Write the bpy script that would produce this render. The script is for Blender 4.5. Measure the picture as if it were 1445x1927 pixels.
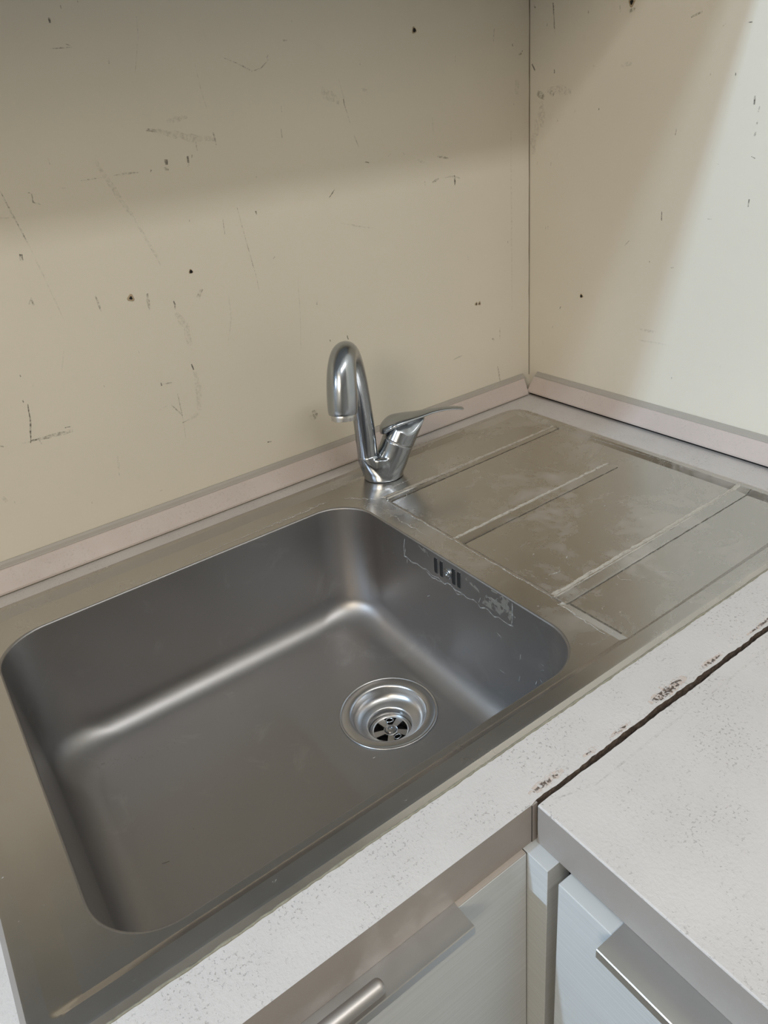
import bpy, bmesh, math, random
import numpy as np
from mathutils import Vector, Matrix, noise

for o in list(bpy.data.objects):
    bpy.data.objects.remove(o, do_unlink=True)
S = bpy.context.scene
COL = S.collection
PI = math.pi
random.seed(7)

# ------------------------------------------------------------------ camera
cam_d = bpy.data.cameras.new('camera')
cam = bpy.data.objects.new('camera', cam_d); COL.objects.link(cam)
right = Vector((0.81063207, -0.57772532, -0.09544166))
down = Vector((-0.35055754, -0.34825878, -0.8693821))
fwd = Vector((0.46902566, 0.7382068, -0.4848357))
loc = Vector((-0.85893825, -0.84745925, 1.3415))
cam.matrix_world = Matrix(((right.x, -down.x, -fwd.x, loc.x),
                           (right.y, -down.y, -fwd.y, loc.y),
                           (right.z, -down.z, -fwd.z, loc.z),
                           (0, 0, 0, 1)))
cam_d.sensor_fit = 'VERTICAL'; cam_d.sensor_height = 24.0
cam_d.lens = 1364.03 / 1927 * 24.0
cam_d.clip_start = 0.02
S.camera = cam

# ------------------------------------------------------------------ world, lamps, exposure
w = bpy.data.worlds.new('world'); S.world = w; w.use_nodes = True
w.node_tree.nodes['Background'].inputs[0].default_value = (0.75, 0.78, 0.8, 1)
w.node_tree.nodes['Background'].inputs[1].default_value = 0.3
S.view_settings.view_transform = 'Standard'
S.view_settings.look = 'None'
S.view_settings.gamma = 1.0
S.view_settings.use_curve_mapping = False
S.view_settings.exposure = -0.10

def area(name, loc, sx, sy, power, color):
    d = bpy.data.lights.new(name, 'AREA'); d.shape = 'RECTANGLE'
    d.size = sx; d.size_y = sy; d.energy = power; d.color = color
    o = bpy.data.objects.new(name, d); COL.objects.link(o); o.location = loc
    return o
# a ceiling batten out in the room, two cool lamps high up at the left end of the kitchen, an added warm fill farther back
def aim(o, p):
    o.rotation_euler = (Vector(p) - o.location).to_track_quat('-Z', 'Y').to_euler()
area('ceiling_lamp', (-0.50, -1.51, 2.55), 1.5, 0.13, 21, (0.96, 0.98, 1.0))
aim(area('cool_lamp', (-2.55, -0.463, 2.00), 0.035, 0.035, 32, (0.49, 0.73, 1.0)), (0, -0.40, 1.1))
aim(area('cool_lamp', (-2.55, -0.551, 2.00), 0.05, 0.05, 11.5, (0.66, 0.80, 1.0)), (0, -0.40, 1.1))
aim(area('room_lamp', (-2.5, -1.75, 2.25), 0.7, 0.6, 25, (1.0, 0.88, 0.70)), (-0.6, -0.6, 0.6))  # unseen fill light added to lift the warm ambient

# ------------------------------------------------------------------ helpers
def link(name, me, mats, parent=None, smooth=False):
    o = bpy.data.objects.new(name, me); COL.objects.link(o)
    for m in (mats if isinstance(mats, (list, tuple)) else [mats]):
        me.materials.append(m)
    if smooth is True:
        for p in me.polygons: p.use_smooth = True
    if parent is not None:
        o.parent = parent
        if parent.type == 'EMPTY': o.matrix_parent_inverse = Matrix.Translation(-parent.location)
    return o
def obj(name, bm, mats, parent=None, smooth=False, sharp=None):
    bmesh.ops.recalc_face_normals(bm, faces=bm.faces)
    me = bpy.data.meshes.new(name)
    if sharp is not None:
        for f in bm.faces: f.smooth = True
        for e in bm.edges:
            if len(e.link_faces) == 2 and e.calc_face_angle(0) > math.radians(sharp): e.smooth = False
    bm.to_mesh(me); bm.free()
    return link(name, me, mats, parent, smooth)
def empty(name, loc=(0, 0, 0)):
    o = bpy.data.objects.new(name, None); COL.objects.link(o); o.location = loc
    o.empty_display_size = 0.05
    return o
def tag(o, label=None, cat=None, group=None, kind=None):
    if label: o['label'] = label
    if cat: o['category'] = cat
    if group: o['group'] = group
    if kind: o['kind'] = kind
    return o
def box(bm, x0, x1, y0, y1, z0, z1, bev=0.0, seg=2):
    vs = [bm.verts.new((x, y, z)) for z in (z0, z1) for y in (y0, y1) for x in (x0, x1)]
    F = [(0, 2, 3, 1), (4, 5, 7, 6), (0, 1, 5, 4), (2, 6, 7, 3), (0, 4, 6, 2), (1, 3, 7, 5)]
    fs = [bm.faces.new([vs[i] for i in f]) for f in F]
    if bev:
        es = list({e for f in fs for e in f.edges})
        bmesh.ops.bevel(bm, geom=es, offset=bev, segments=seg, profile=0.5, affect='EDGES')
    return fs
def prism(bm, prof, axis, a, b):
    """extrude a closed 2-D profile; axis 'x': profile is (y,z); axis 'y': profile is (x,z)"""
    def P(t, p): return (t, p[0], p[1]) if axis == 'x' else (p[0], t, p[1])
    A = [bm.verts.new(P(a, p)) for p in prof]; B = [bm.verts.new(P(b, p)) for p in prof]
    n = len(prof)
    for i in range(n):
        bm.faces.new([A[i], A[(i + 1) % n], B[(i + 1) % n], B[i]])
    bm.faces.new(A); bm.faces.new(B[::-1])
def rings(bm, R, cap0=True, cap1=True, closed=True):
    V = [[bm.verts.new(p) for p in r] for r in R]
    n = len(R[0])
    for a, b in zip(V, V[1:]):
        for i in range(n if closed else n - 1):
            bm.faces.new([a[i], a[(i + 1) % n], b[(i + 1) % n], b[i]])
    if cap0: bm.faces.new(V[0][::-1])
    if cap1: bm.faces.new(V[-1])
    return V
def lathe(bm, prof, cx, cy, cz, n=64, cap0=False, cap1=False):
    R = [[(cx + r * math.cos(2 * PI * i / n), cy + r * math.sin(2 * PI * i / n), cz + z) for i in range(n)] for r, z in prof]
    return rings(bm, R, cap0, cap1)
def tube(bm, path, rad, n=24, caps=True, up=Vector((0, 0, 1))):
    """swept circle; rad is a number or one number (or (a,b)) per point"""
    P = [Vector(p) for p in path]; R = []
    t0 = (P[1] - P[0]).normalized()
    u = t0.cross(Vector((0.3, 0.9, 0.1))).normalized()
    for k, p in enumerate(P):
        t = (P[min(k + 1, len(P) - 1)] - P[max(k - 1, 0)]).normalized()
        u = (u - t * u.dot(t)).normalized(); v = t.cross(u)
        r = rad[k] if isinstance(rad, (list, tuple)) else rad
        R.append([tuple(p + (u * math.cos(2 * PI * i / n) + v * math.sin(2 * PI * i / n)) * r) for i in range(n)])
    return rings(bm, R, caps, caps)
def spline(pts, m=8):
    """Catmull-Rom through tuples of any length"""
    out = []; n = len(pts)
    for i in range(n - 1):
        p0 = pts[max(i - 1, 0)]; p1 = pts[i]; p2 = pts[i + 1]; p3 = pts[min(i + 2, n - 1)]
        for k in range(m):
            t = k / m
            out.append(tuple(0.5 * (2 * b + (c - a) * t + (2 * a - 5 * b + 4 * c - d) * t * t + (3 * b - a - 3 * c + d) * t ** 3)
                             for a, b, c, d in zip(p0, p1, p2, p3)))
    out.append(tuple(pts[-1]))
    return out

# ------------------------------------------------------------------ materials
class N:
    """tiny node-tree helper"""
    def __init__(s, name):
        s.m = bpy.data.materials.new(name); s.m.use_nodes = True
        s.t = s.m.node_tree; s.b = s.t.nodes['Principled BSDF']
        s.co = s.t.nodes.new('ShaderNodeTexCoord').outputs['Object']
    def set(s, **k):
        for a, v in k.items():
            i = s.b.inputs[a.replace('_', ' ')]
            if hasattr(v, 'is_linked') or isinstance(v, bpy.types.NodeSocket): s.t.links.new(v, i)
            else: i.default_value = v
        return s
    def noise(s, scale, detail=4, rough=0.55, vec=None, stretch=None, dist=0.0):
        n = s.t.nodes.new('ShaderNodeTexNoise'); n.inputs['Scale'].default_value = scale
        n.inputs['Detail'].default_value = detail; n.inputs['Roughness'].default_value = rough
        n.inputs['Distortion'].default_value = dist
        v = vec or s.co
        if stretch:
            mp = s.t.nodes.new('ShaderNodeMapping'); mp.inputs['Scale'].default_value = stretch
            s.t.links.new(v, mp.inputs[0]); v = mp.outputs[0]
        s.t.links.new(v, n.inputs['Vector']); return n.outputs['Fac']
    def vor(s, scale, stretch=None):
        n = s.t.nodes.new('ShaderNodeTexVoronoi'); n.inputs['Scale'].default_value = scale
        v = s.co
        if stretch:
            mp = s.t.nodes.new('ShaderNodeMapping'); mp.inputs['Scale'].default_value = stretch
            s.t.links.new(v, mp.inputs[0]); v = mp.outputs[0]
        s.t.links.new(v, n.inputs['Vector']); return n.outputs['Distance']
    def ramp(s, fac, *stops):
        n = s.t.nodes.new('ShaderNodeValToRGB'); e = n.color_ramp.elements
        while len(e) < len(stops): e.new(0.5)
        for q, (p, c) in zip(e, stops):
            q.position = p
            q.color = (c, c, c, 1) if isinstance(c, (int, float)) else (*c, 1)
        s.t.links.new(fac, n.inputs[0]); return n.outputs[0]
    def mix(s, fac, a, b, mode='MIX'):
        n = s.t.nodes.new('ShaderNodeMix'); n.data_type = 'RGBA'; n.blend_type = mode
        for v, i in ((fac, 0), (a, 6), (b, 7)):
            if isinstance(v, bpy.types.NodeSocket): s.t.links.new(v, n.inputs[i])
            elif i == 0: n.inputs[0].default_value = v
            else: n.inputs[i].default_value = (*v, 1) if not isinstance(v, (int, float)) else (v, v, v, 1)
        return n.outputs[2]
    def math(s, op, a, b=0.0):
        n = s.t.nodes.new('ShaderNodeMath'); n.operation = op; n.use_clamp = op in ('MULTIPLY', 'ADD')
        for v, i in ((a, 0), (b, 1)):
            if isinstance(v, bpy.types.NodeSocket): s.t.links.new(v, n.inputs[i])
            else: n.inputs[i].default_value = v
        return n.outputs[0]
    def smooth(s, v, a, b):
        n = s.t.nodes.new('ShaderNodeMapRange'); n.interpolation_type = 'SMOOTHSTEP'
        s.t.links.new(v, n.inputs[0]); n.inputs[1].default_value = a; n.inputs[2].default_value = b
        return n.outputs[0]
    def sep(s):
        n = s.t.nodes.new('ShaderNodeSeparateXYZ'); s.t.links.new(s.co, n.inputs[0]); return n.outputs
    def bump(s, h, strength, dist=0.001):
        n = s.t.nodes.new('ShaderNodeBump'); n.inputs['Strength'].default_value = strength
        n.inputs['Distance'].default_value = dist; s.t.links.new(h, n.inputs['Height'])
        s.t.links.new(n.outputs[0], s.b.inputs['Normal']); return s

def plain(name, col, rough=0.5, metal=0.0, var=0.06, scale=30):
    n = N(name)
    f = n.noise(scale, 3)
    a = tuple(c * (1 - var) for c in col); b = tuple(min(1, c * (1 + var)) for c in col)
    return n.set(Base_Color=n.mix(f, a, b), Roughness=rough, Metallic=metal).m

def wall_mat(name, col):
    n = N(name)
    big = n.noise(2.3, 4); fine = n.noise(60, 4)
    c = n.mix(n.smooth(big, 0.35, 0.7), tuple(k * 0.95 for k in col), col)
    c = n.mix(n.math('MULTIPLY', n.smooth(fine, 0.55, 0.85), 0.12), c, tuple(k * 0.75 for k in col))
    n.set(Base_Color=c, Roughness=n.ramp(n.noise(9, 5), (0.3, 0.34), (0.7, 0.46)))
    n.b.inputs['Specular IOR Level'].default_value = 0.35
    return n.bump(n.noise(420, 3), 0.05, 0.0006).m
M = {}
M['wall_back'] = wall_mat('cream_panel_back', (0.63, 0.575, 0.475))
M['wall_right'] = wall_mat('cream_panel_right', (0.67, 0.615, 0.515))  # same cream panel, colour raised to put more light on this wall
M['plaster'] = plain('room_plaster', (0.50, 0.47, 0.42), 0.8)
M['ceiling'] = plain('ceiling_paint', (0.72, 0.70, 0.66), 0.85)
M['floor'] = plain('floor_tile', (0.30, 0.27, 0.23), 0.4)

def laminate(name, col, pits=1.0):
    n = N(name)
    cl = n.smooth(n.noise(26, 5, 0.6), 0.38, 0.62)
    sp = n.noise(400, 3, 0.65)
    spk = n.math('MULTIPLY', n.smooth(sp, 0.575, 0.645), cl)
    big = n.noise(9, 5)
    c = n.mix(n.smooth(big, 0.3, 0.7), tuple(k * 0.95 for k in col), tuple(min(1, k * 1.03) for k in col))
    c = n.mix(n.math('MULTIPLY', spk, 0.8 * pits), c, (0.30, 0.27, 0.25))
    n.set(Base_Color=c, Roughness=n.ramp(n.noise(40, 4), (0.3, 0.38), (0.7, 0.55)))
    h = n.math('SUBTRACT', n.math('MULTIPLY', n.noise(300, 5, 0.7), 0.6), n.math('MULTIPLY', spk, 0.35))
    return n.bump(h, 0.55 * pits, 0.0014).m
M['worktop'] = laminate('pale_worktop_laminate', (0.49, 0.455, 0.43))
M['edge'] = laminate('worktop_edge_band', (0.275, 0.243, 0.217), 0.25)
M['edge_door'] = laminate('door_edge_band', (0.34, 0.295, 0.255), 0.2)  # beige puts the shade on the sink door's top into the colour
M['trim'] = laminate('trim_laminate', (0.46, 0.388, 0.35), 0.5)
M['lip'] = plain('trim_grey_lip', (0.33, 0.30, 0.26), 0.45)
def grain(name, col, axis):
    n = N(name)
    st = (3, 3, 420) if axis != 'z' else (420, 420, 3)
    g = n.noise(1.0, 4, 0.6, stretch=st)
    c = n.mix(n.smooth(g, 0.35, 0.7), tuple(k * 0.90 for k in col), col)
    c = n.mix(n.math('MULTIPLY', n.smooth(n.noise(7, 4), 0.5, 0.75), 0.12), c, tuple(k * 0.7 for k in col))
    n.set(Base_Color=c, Roughness=0.38)
    return n.bump(g, 0.12, 0.0006).m
M['door'] = grain('grey_white_woodgrain', (0.51, 0.515, 0.505), 'x')
M['carcass'] = plain('carcass_board', (0.55, 0.54, 0.51), 0.5)
M['dark'] = plain('dark_void', (0.008, 0.007, 0.006), 0.9)
def chip_mat():
    n = N('raw_chipboard_edge')
    f = n.noise(240, 5, 0.7)
    c = n.ramp(f, (0.3, (0.035, 0.024, 0.017)), (0.5, (0.10, 0.07, 0.052)), (0.72, (0.20, 0.15, 0.115)))
    n.set(Base_Color=c, Roughness=0.9)
    return n.bump(f, 0.8, 0.002).m
M['chip'] = chip_mat()
def metal(name, col, r0, r1, stretch=(1, 1, 1), brush=0.0, scale=300):
    n = N(name)
    g = n.noise(scale, 3, 0.6, stretch=stretch)
    b = n.noise(12, 5, 0.6)
    n.set(Metallic=1.0, Base_Color=n.mix(b, tuple(k * 0.93 for k in col), col),
          Roughness=n.ramp(b, (0.3, r0), (0.75, r1)))
    if brush: n.bump(g, brush, 0.0003)
    return n.m
M['chrome'] = metal('worn_chrome', (0.40, 0.425, 0.455), 0.13, 0.25)
M['chrome_dark'] = metal('dull_chrome', (0.40, 0.40, 0.40), 0.25, 0.35)
M['steel'] = metal('drain_steel', (0.48, 0.465, 0.45), 0.28, 0.38, brush=0.03)
M['alu'] = metal('brushed_aluminium', (0.58, 0.57, 0.555), 0.27, 0.36, (1, 1, 1), 0.05)
M['rod'] = metal('satin_rod', (0.50, 0.465, 0.435), 0.48, 0.54)
def bowl_mat():
    n = N('bowl_stainless')
    b = n.noise(7, 5, 0.6); fine = n.noise(900, 2, 0.6)
    sm = n.smooth(n.noise(16, 6, 0.65, dist=0.6), 0.56, 0.75)
    c = n.mix(b, (0.305, 0.293, 0.285), (0.36, 0.345, 0.335))
    c = n.mix(n.math('MULTIPLY', sm, 0.18), c, (0.62, 0.61, 0.60))
    n.set(Metallic=1.0, Base_Color=c, Roughness=n.ramp(b, (0.25, 0.40), (0.75, 0.49)))
    return n.bump(fine, 0.03, 0.0002).m
M['bowl'] = bowl_mat()
def deck_mat():
    n = N('deck_stainless')
    x, y, z = n.sep()
    b = n.noise(8, 6, 0.62)
    # limescale: on the draining side and round the tap
    lim = n.smooth(n.noise(13, 8, 0.72, dist=0.5), 0.48, 0.66)
    zone = n.smooth(x, -0.50, -0.36)
    crust = n.math('MULTIPLY', lim, zone)
    fleck = n.math('MULTIPLY', n.smooth(n.noise(170, 4, 0.7), 0.66, 0.74), n.smooth(n.noise(10, 4), 0.45, 0.62))
    c = n.mix(b, (0.46, 0.445, 0.43), (0.56, 0.54, 0.52))
    c = n.mix(n.math('MULTIPLY', crust, 0.40), c, (0.55, 0.495, 0.44))
    c = n.mix(n.math('MULTIPLY', fleck, 0.5), c, (0.72, 0.70, 0.66))
    met = n.math('SUBTRACT', 1.0, n.math('ADD', n.math('MULTIPLY', crust, 0.20), n.math('MULTIPLY', fleck, 0.4)))
    ro = n.math('ADD', n.ramp(b, (0.25, 0.20), (0.75, 0.30)), n.math('MULTIPLY', crust, 0.14))
    n.set(Metallic=met, Base_Color=c, Roughness=ro)
    return n.bump(n.math('ADD', n.noise(700, 3), n.math('MULTIPLY', crust, 0.3)), 0.05, 0.0004).m
M['deck'] = deck_mat()
def smudge(name, col, lo, hi, amax, scale=260):
    n = N(name)
    f = n.smooth(n.noise(scale, 4, 0.7), lo, hi)
    n.set(Base_Color=(*col, 1), Roughness=0.8, Alpha=n.math('MULTIPLY', f, amax))
    return n.m
M['mark_d'] = smudge('scuff_dark', (0.12, 0.105, 0.085), 0.34, 0.62, 0.72)
M['mark_m'] = smudge('scuff_mid', (0.22, 0.19, 0.15), 0.38, 0.70, 0.52)
M['mark_f'] = smudge('scuff_faint', (0.34, 0.29, 0.23), 0.38, 0.80, 0.28)
M['lime'] = smudge('limescale_line', (0.55, 0.53, 0.49), 0.36, 0.64, 0.62, 420)
M['lime_rib'] = smudge('limescale_rib', (0.52, 0.47, 0.40), 0.15, 0.60, 0.62, 120)  # limescale plus the wall's bright reflection painted along the rib flanks
M['grime'] = smudge('crease_grime', (0.10, 0.085, 0.065), 0.20, 0.55, 0.8, 160)  # dark lines along the rib and step creases, dark specks in the bowl
M['residue'] = smudge('adhesive_residue', (0.24, 0.22, 0.185), 0.44, 0.50, 0.55, 90)
M['chipping'] = smudge('chipped_laminate', (0.09, 0.065, 0.05), 0.47, 0.56, 0.9, 330)
M['chipping_pale'] = smudge('chipped_halo', (0.62, 0.50, 0.42), 0.40, 0.60, 0.55, 200)
M['sealant'] = plain('dirty_sealant', (0.20, 0.185, 0.135), 0.6, 0, 0.5, 260)
M['rust'] = plain('hole_rim', (0.36, 0.28, 0.18), 0.8)

# ------------------------------------------------------------------ the room
Z0 = 0.900                      # worktop top
def struct(name, bm, mats, parent=None, **k):
    o = obj(name, bm, mats, parent, **k); o['kind'] = 'structure'; return o
bm = bmesh.new(); box(bm, -2.9, 0.10, 0.0, 0.10, 0, 2.6); wall_back = struct('wall_back', bm, M['wall_back'])
bm = bmesh.new(); box(bm, 0.0, 0.10, -3.5, 0.0, 0, 2.6); wall_right = struct('wall_right', bm, M['wall_right'])
bm = bmesh.new(); box(bm, -3.0, -2.9, -3.5, 0.1, 0, 2.6); struct('wall_left', bm, M['plaster'])
bm = bmesh.new(); box(bm, -3.0, 0.1, -3.6, -3.5, 0, 2.6); struct('wall_front', bm, M['plaster'])
bm = bmesh.new(); box(bm, -3.0, 0.1, -3.6, 0.1, 2.6, 2.7); struct('ceiling', bm, M['ceiling'])
bm = bmesh.new(); box(bm, -3.0, 0.1, -3.6, 0.1, -0.1, 0.0); struct('floor', bm, M['floor'])

# dark joint where the two panels meet, as a thin strip in the corner
bm = bmesh.new()
z = 0.93; pts = []
rnd = random.Random(3)
zz = [0.925 + 0.02 * i for i in range(34)]
A = [(-0.0010 - rnd.uniform(0, 0.0008), -0.0004, q) for q in zz]
B = [(-0.0002, -0.0004, q) for q in zz]
for i in range(len(zz) - 1):
    bm.faces.new([bm.verts.new(A[i]), bm.verts.new(B[i]), bm.verts.new(B[i + 1]), bm.verts.new(A[i + 1])])
bmesh.ops.remove_doubles(bm, verts=bm.verts, dist=1e-6)
r = bmesh.ops.extrude_face_region(bm, geom=bm.faces[:])
bmesh.ops.translate(bm, verts=[v for v in r['geom'] if isinstance(v, bmesh.types.BMVert)], vec=(0, 0.0006, 0))
obj('corner_joint', bm, plain('joint_dirt', (0.17, 0.135, 0.09), 0.9), wall_back)

# scuffs, scratches and smears on the panels: thin ribbons of dirt, real positions in tenths of a millimetre
BACK_MARKS = [('d',3.2,[(-6315,14441),(-6320,14425)]),('m',1.3,[(-6387,14207),(-6176,14211)]),('m',1.6,[(-6228,14239),(-6182,14224)]),('f',1.3,[(-5475,14441),(-5494,14286),(-5574,14071),(-5615,13962)]),('m',1.4,[(-4613,14048),(-4461,13991),(-4297,13907),(-4179,13931),(-4071,14006)]),('f',1.1,[(-4952,14040),(-4939,13786),(-4907,13552)]),('f',6.0,[(-5392,13517),(-5147,13531)]),('m',6.6,[(-5631,13454),(-5514,13433)]),('f',7.9,[(-5516,13423),(-5211,13343),(-4878,13290)]),('m',2.0,[(-4888,13359),(-4878,13232)]),('m',2.0,[(-5111,13297),(-5115,13198)]),('d',6.6,[(-5495,13155),(-5502,13104)]),('m',5.3,[(-5530,13065),(-5482,13065)]),('d',4.7,[(-5243,13159),(-5246,13096)]),('m',3.3,[(-5246,13096),(-5250,13054)]),('d',2.0,[(-5185,13169),(-5192,13138)]),('m',1.3,[(-6430,13061),(-6259,13065)]),('f',1.9,[(-6259,13065),(-6085,13069)]),('m',1.9,[(-6085,13069),(-5821,13068)]),('d',2.0,[(-5689,13053),(-5673,13072)]),('m',1.6,[(-6686,13297),(-6683,13239)]),('m',1.6,[(-6968,13017),(-6934,13013),(-6946,12926),(-6883,12897)]),('m',1.3,[(-6656,13020),(-6600,13013)]),('m',1.6,[(-7212,13064),(-7112,12568)]),('f',1.6,[(-7112,12568),(-7051,12160),(-6996,11746)]),('d',5.1,[(-7214,12477),(-7218,12416)]),('f',1.3,[(-7289,12832),(-7170,12815)]),('f',5.8,[(-6232,13217),(-6098,12881),(-5994,12665)]),('f',3.3,[(-5994,12665),(-5807,12102)]),('m',1.1,[(-4969,12472),(-4979,12304)]),('m',1.1,[(-4766,12564),(-4735,12253),(-4694,11897),(-4679,11793),(-4672,11574)]),('d',2.0,[(-5371,12527),(-5376,12505)]),('d',2.8,[(-4537,12496),(-4531,12453)]),('m',1.4,[(-4456,12861),(-4458,12849)]),('m',1.7,[(-657,14186),(-680,14045)]),('d',2.6,[(-330,14007),(-331,13976)]),('m',2.6,[(-140,13919),(-171,13883),(-232,13867)]),('m',1.6,[(-1346,13919),(-1359,13849)]),('m',2.4,[(-1768,13945),(-1761,13921)]),('m',1.9,[(-2850,13908),(-2853,13886)]),('f',1.1,[(-3176,13762),(-3130,13560)]),('d',1.5,[(-3138,13555),(-3133,13488)]),('m',1.2,[(-3133,13488),(-3076,13289)]),('m',1.3,[(-3040,13152),(-2987,13016)]),('d',2.2,[(-2913,12839),(-2857,12826)]),('m',1.4,[(-3995,13548),(-4000,13484)]),('m',2.1,[(-4038,13318),(-4042,13219)]),('d',1.5,[(-3407,12586),(-3507,12501)]),('f',2.4,[(-1790,13244),(-1786,13070)]),('m',2.4,[(-1979,12499),(-1975,12446)]),('m',3.2,[(-1853,12464),(-1738,12502)]),('d',2.4,[(-1453,12508),(-1451,12379)]),('m',2.4,[(-1625,12502),(-1454,12494),(-1340,12453)]),('m',3.2,[(-1736,12778),(-1543,12731)]),('f',3.1,[(-2082,12771),(-1925,12708)]),('d',1.9,[(-2308,12884),(-2285,12856)]),('m',1.5,[(-2551,12866),(-2505,12892)]),('f',2.6,[(-375,12985),(-380,11869),(-389,10404)]),('f',11.6,[(-3437,13665),(-3205,13516)]),('f',6.8,[(-2863,13637),(-2786,13621)]),('f',8.7,[(-255,13578),(-246,13398)]),('m',2.6,[(-319,13299),(-309,13272)]),('m',3.8,[(-7287,11990),(-7250,12037),(-7247,11965)]),('m',2.3,[(-6604,11930),(-6599,11826),(-6594,11760)]),('m',3.3,[(-6043,11843),(-6055,11750),(-6066,11662)]),('d',2.7,[(-5767,11701),(-5760,11651)]),('m',2.7,[(-5760,11651),(-5769,11591)]),('m',8.1,[(-5389,11758),(-5464,11668)]),('d',2.7,[(-6154,10796),(-6136,10791)]),('m',1.7,[(-6136,10791),(-6012,10776)]),('m',1.4,[(-5981,10626),(-5988,10344)]),('f',1.4,[(-5988,10344),(-6020,9981)]),('m',2.0,[(-6089,10520),(-6037,10428),(-5988,10344)]),('f',2.0,[(-6252,10494),(-6137,10521)]),('m',2.1,[(-6011,10252),(-5900,10274)]),('f',4.8,[(-5900,10274),(-5776,10314)]),('d',2.7,[(-5727,10933),(-5718,10857)]),('f',9.4,[(-5777,11556),(-5688,11379),(-5688,11154)]),('f',8.2,[(-5703,10833),(-5711,10589),(-5768,10347)]),('d',1.6,[(-7595,11301),(-7598,11290)]),('d',1.9,[(-7662,11026),(-7647,11022)]),('m',2.0,[(-6792,10962),(-6786,10942)]),('m',2.0,[(-6312,11233),(-6302,11224)]),('m',1.9,[(-7509,11176),(-7509,11158)]),('d',1.6,[(-7620,10983),(-7651,10800),(-7725,10551)]),('d',4.0,[(-7724,10570),(-7650,10571)]),('m',4.6,[(-7650,10571),(-7536,10566),(-7416,10559),(-7257,10553)]),('d',2.0,[(-7335,10611),(-7277,10606)]),('m',2.0,[(-7631,10558),(-7625,10504)]),('f',3.3,[(-7827,10585),(-7726,10564)]),('m',2.6,[(-8025,10620),(-7994,10597)]),('f',2.7,[(-6872,10099),(-6917,9845)]),('m',1.7,[(-6914,9901),(-6917,9845)]),('d',2.1,[(-6498,9482),(-6469,9486)]),('f',8.0,[(-8186,10052),(-8171,9978)]),('m',2.0,[(-8099,9957),(-8093,9941)]),('m',2.1,[(-7314,9649),(-7309,9625)]),('m',10.5,[(-4172,9862),(-4159,9732)]),('f',9.0,[(-4250,9807),(-4197,9712)]),('d',2.9,[(-4940,9635),(-4878,9622)]),('d',3.0,[(-3488,10750),(-3479,10689)]),('d',1.9,[(-3764,10751),(-3766,10737)]),('m',1.7,[(-1268,11392),(-1260,11345)]),('m',2.2,[(-659,10202),(-664,10006)]),('m',2.7,[(-722,9580),(-690,9428),(-670,9285)]),('d',2.7,[(-702,9449),(-691,9392)]),('m',2.1,[(-1638,9925),(-1540,9942),(-1453,9945)]),('m',4.4,[(-824,10062),(-779,10025)]),('m',2.5,[(-3876,11301),(-3892,11250)]),('m',2.1,[(-4384,11947),(-4410,11926)]),('f',2.1,[(-4078,11796),(-4065,11780)]),('d',2.2,[(-464,11466),(-453,11456)]),('m',2.0,[(-6009,14585),(-6016,14577)]),('m',2.0,[(-6176,14542),(-6186,14526)]),('m',3.3,[(-5858,14090),(-5852,14071)]),('m',1.8,[(-3714,14363),(-3711,14343)]),('m',2.9,[(-3856,14178),(-3796,14176)]),('m',2.8,[(-4068,14057),(-4089,14017)]),('f',2.1,[(-5080,11626),(-5106,11342),(-5195,11099)]),('f',1.4,[(-4110,11658),(-4163,11129),(-4227,10720)]),('f',2.2,[(-3388,12182),(-2906,12042)]),('f',1.6,[(-7094,11443),(-7183,11226)])]
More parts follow.
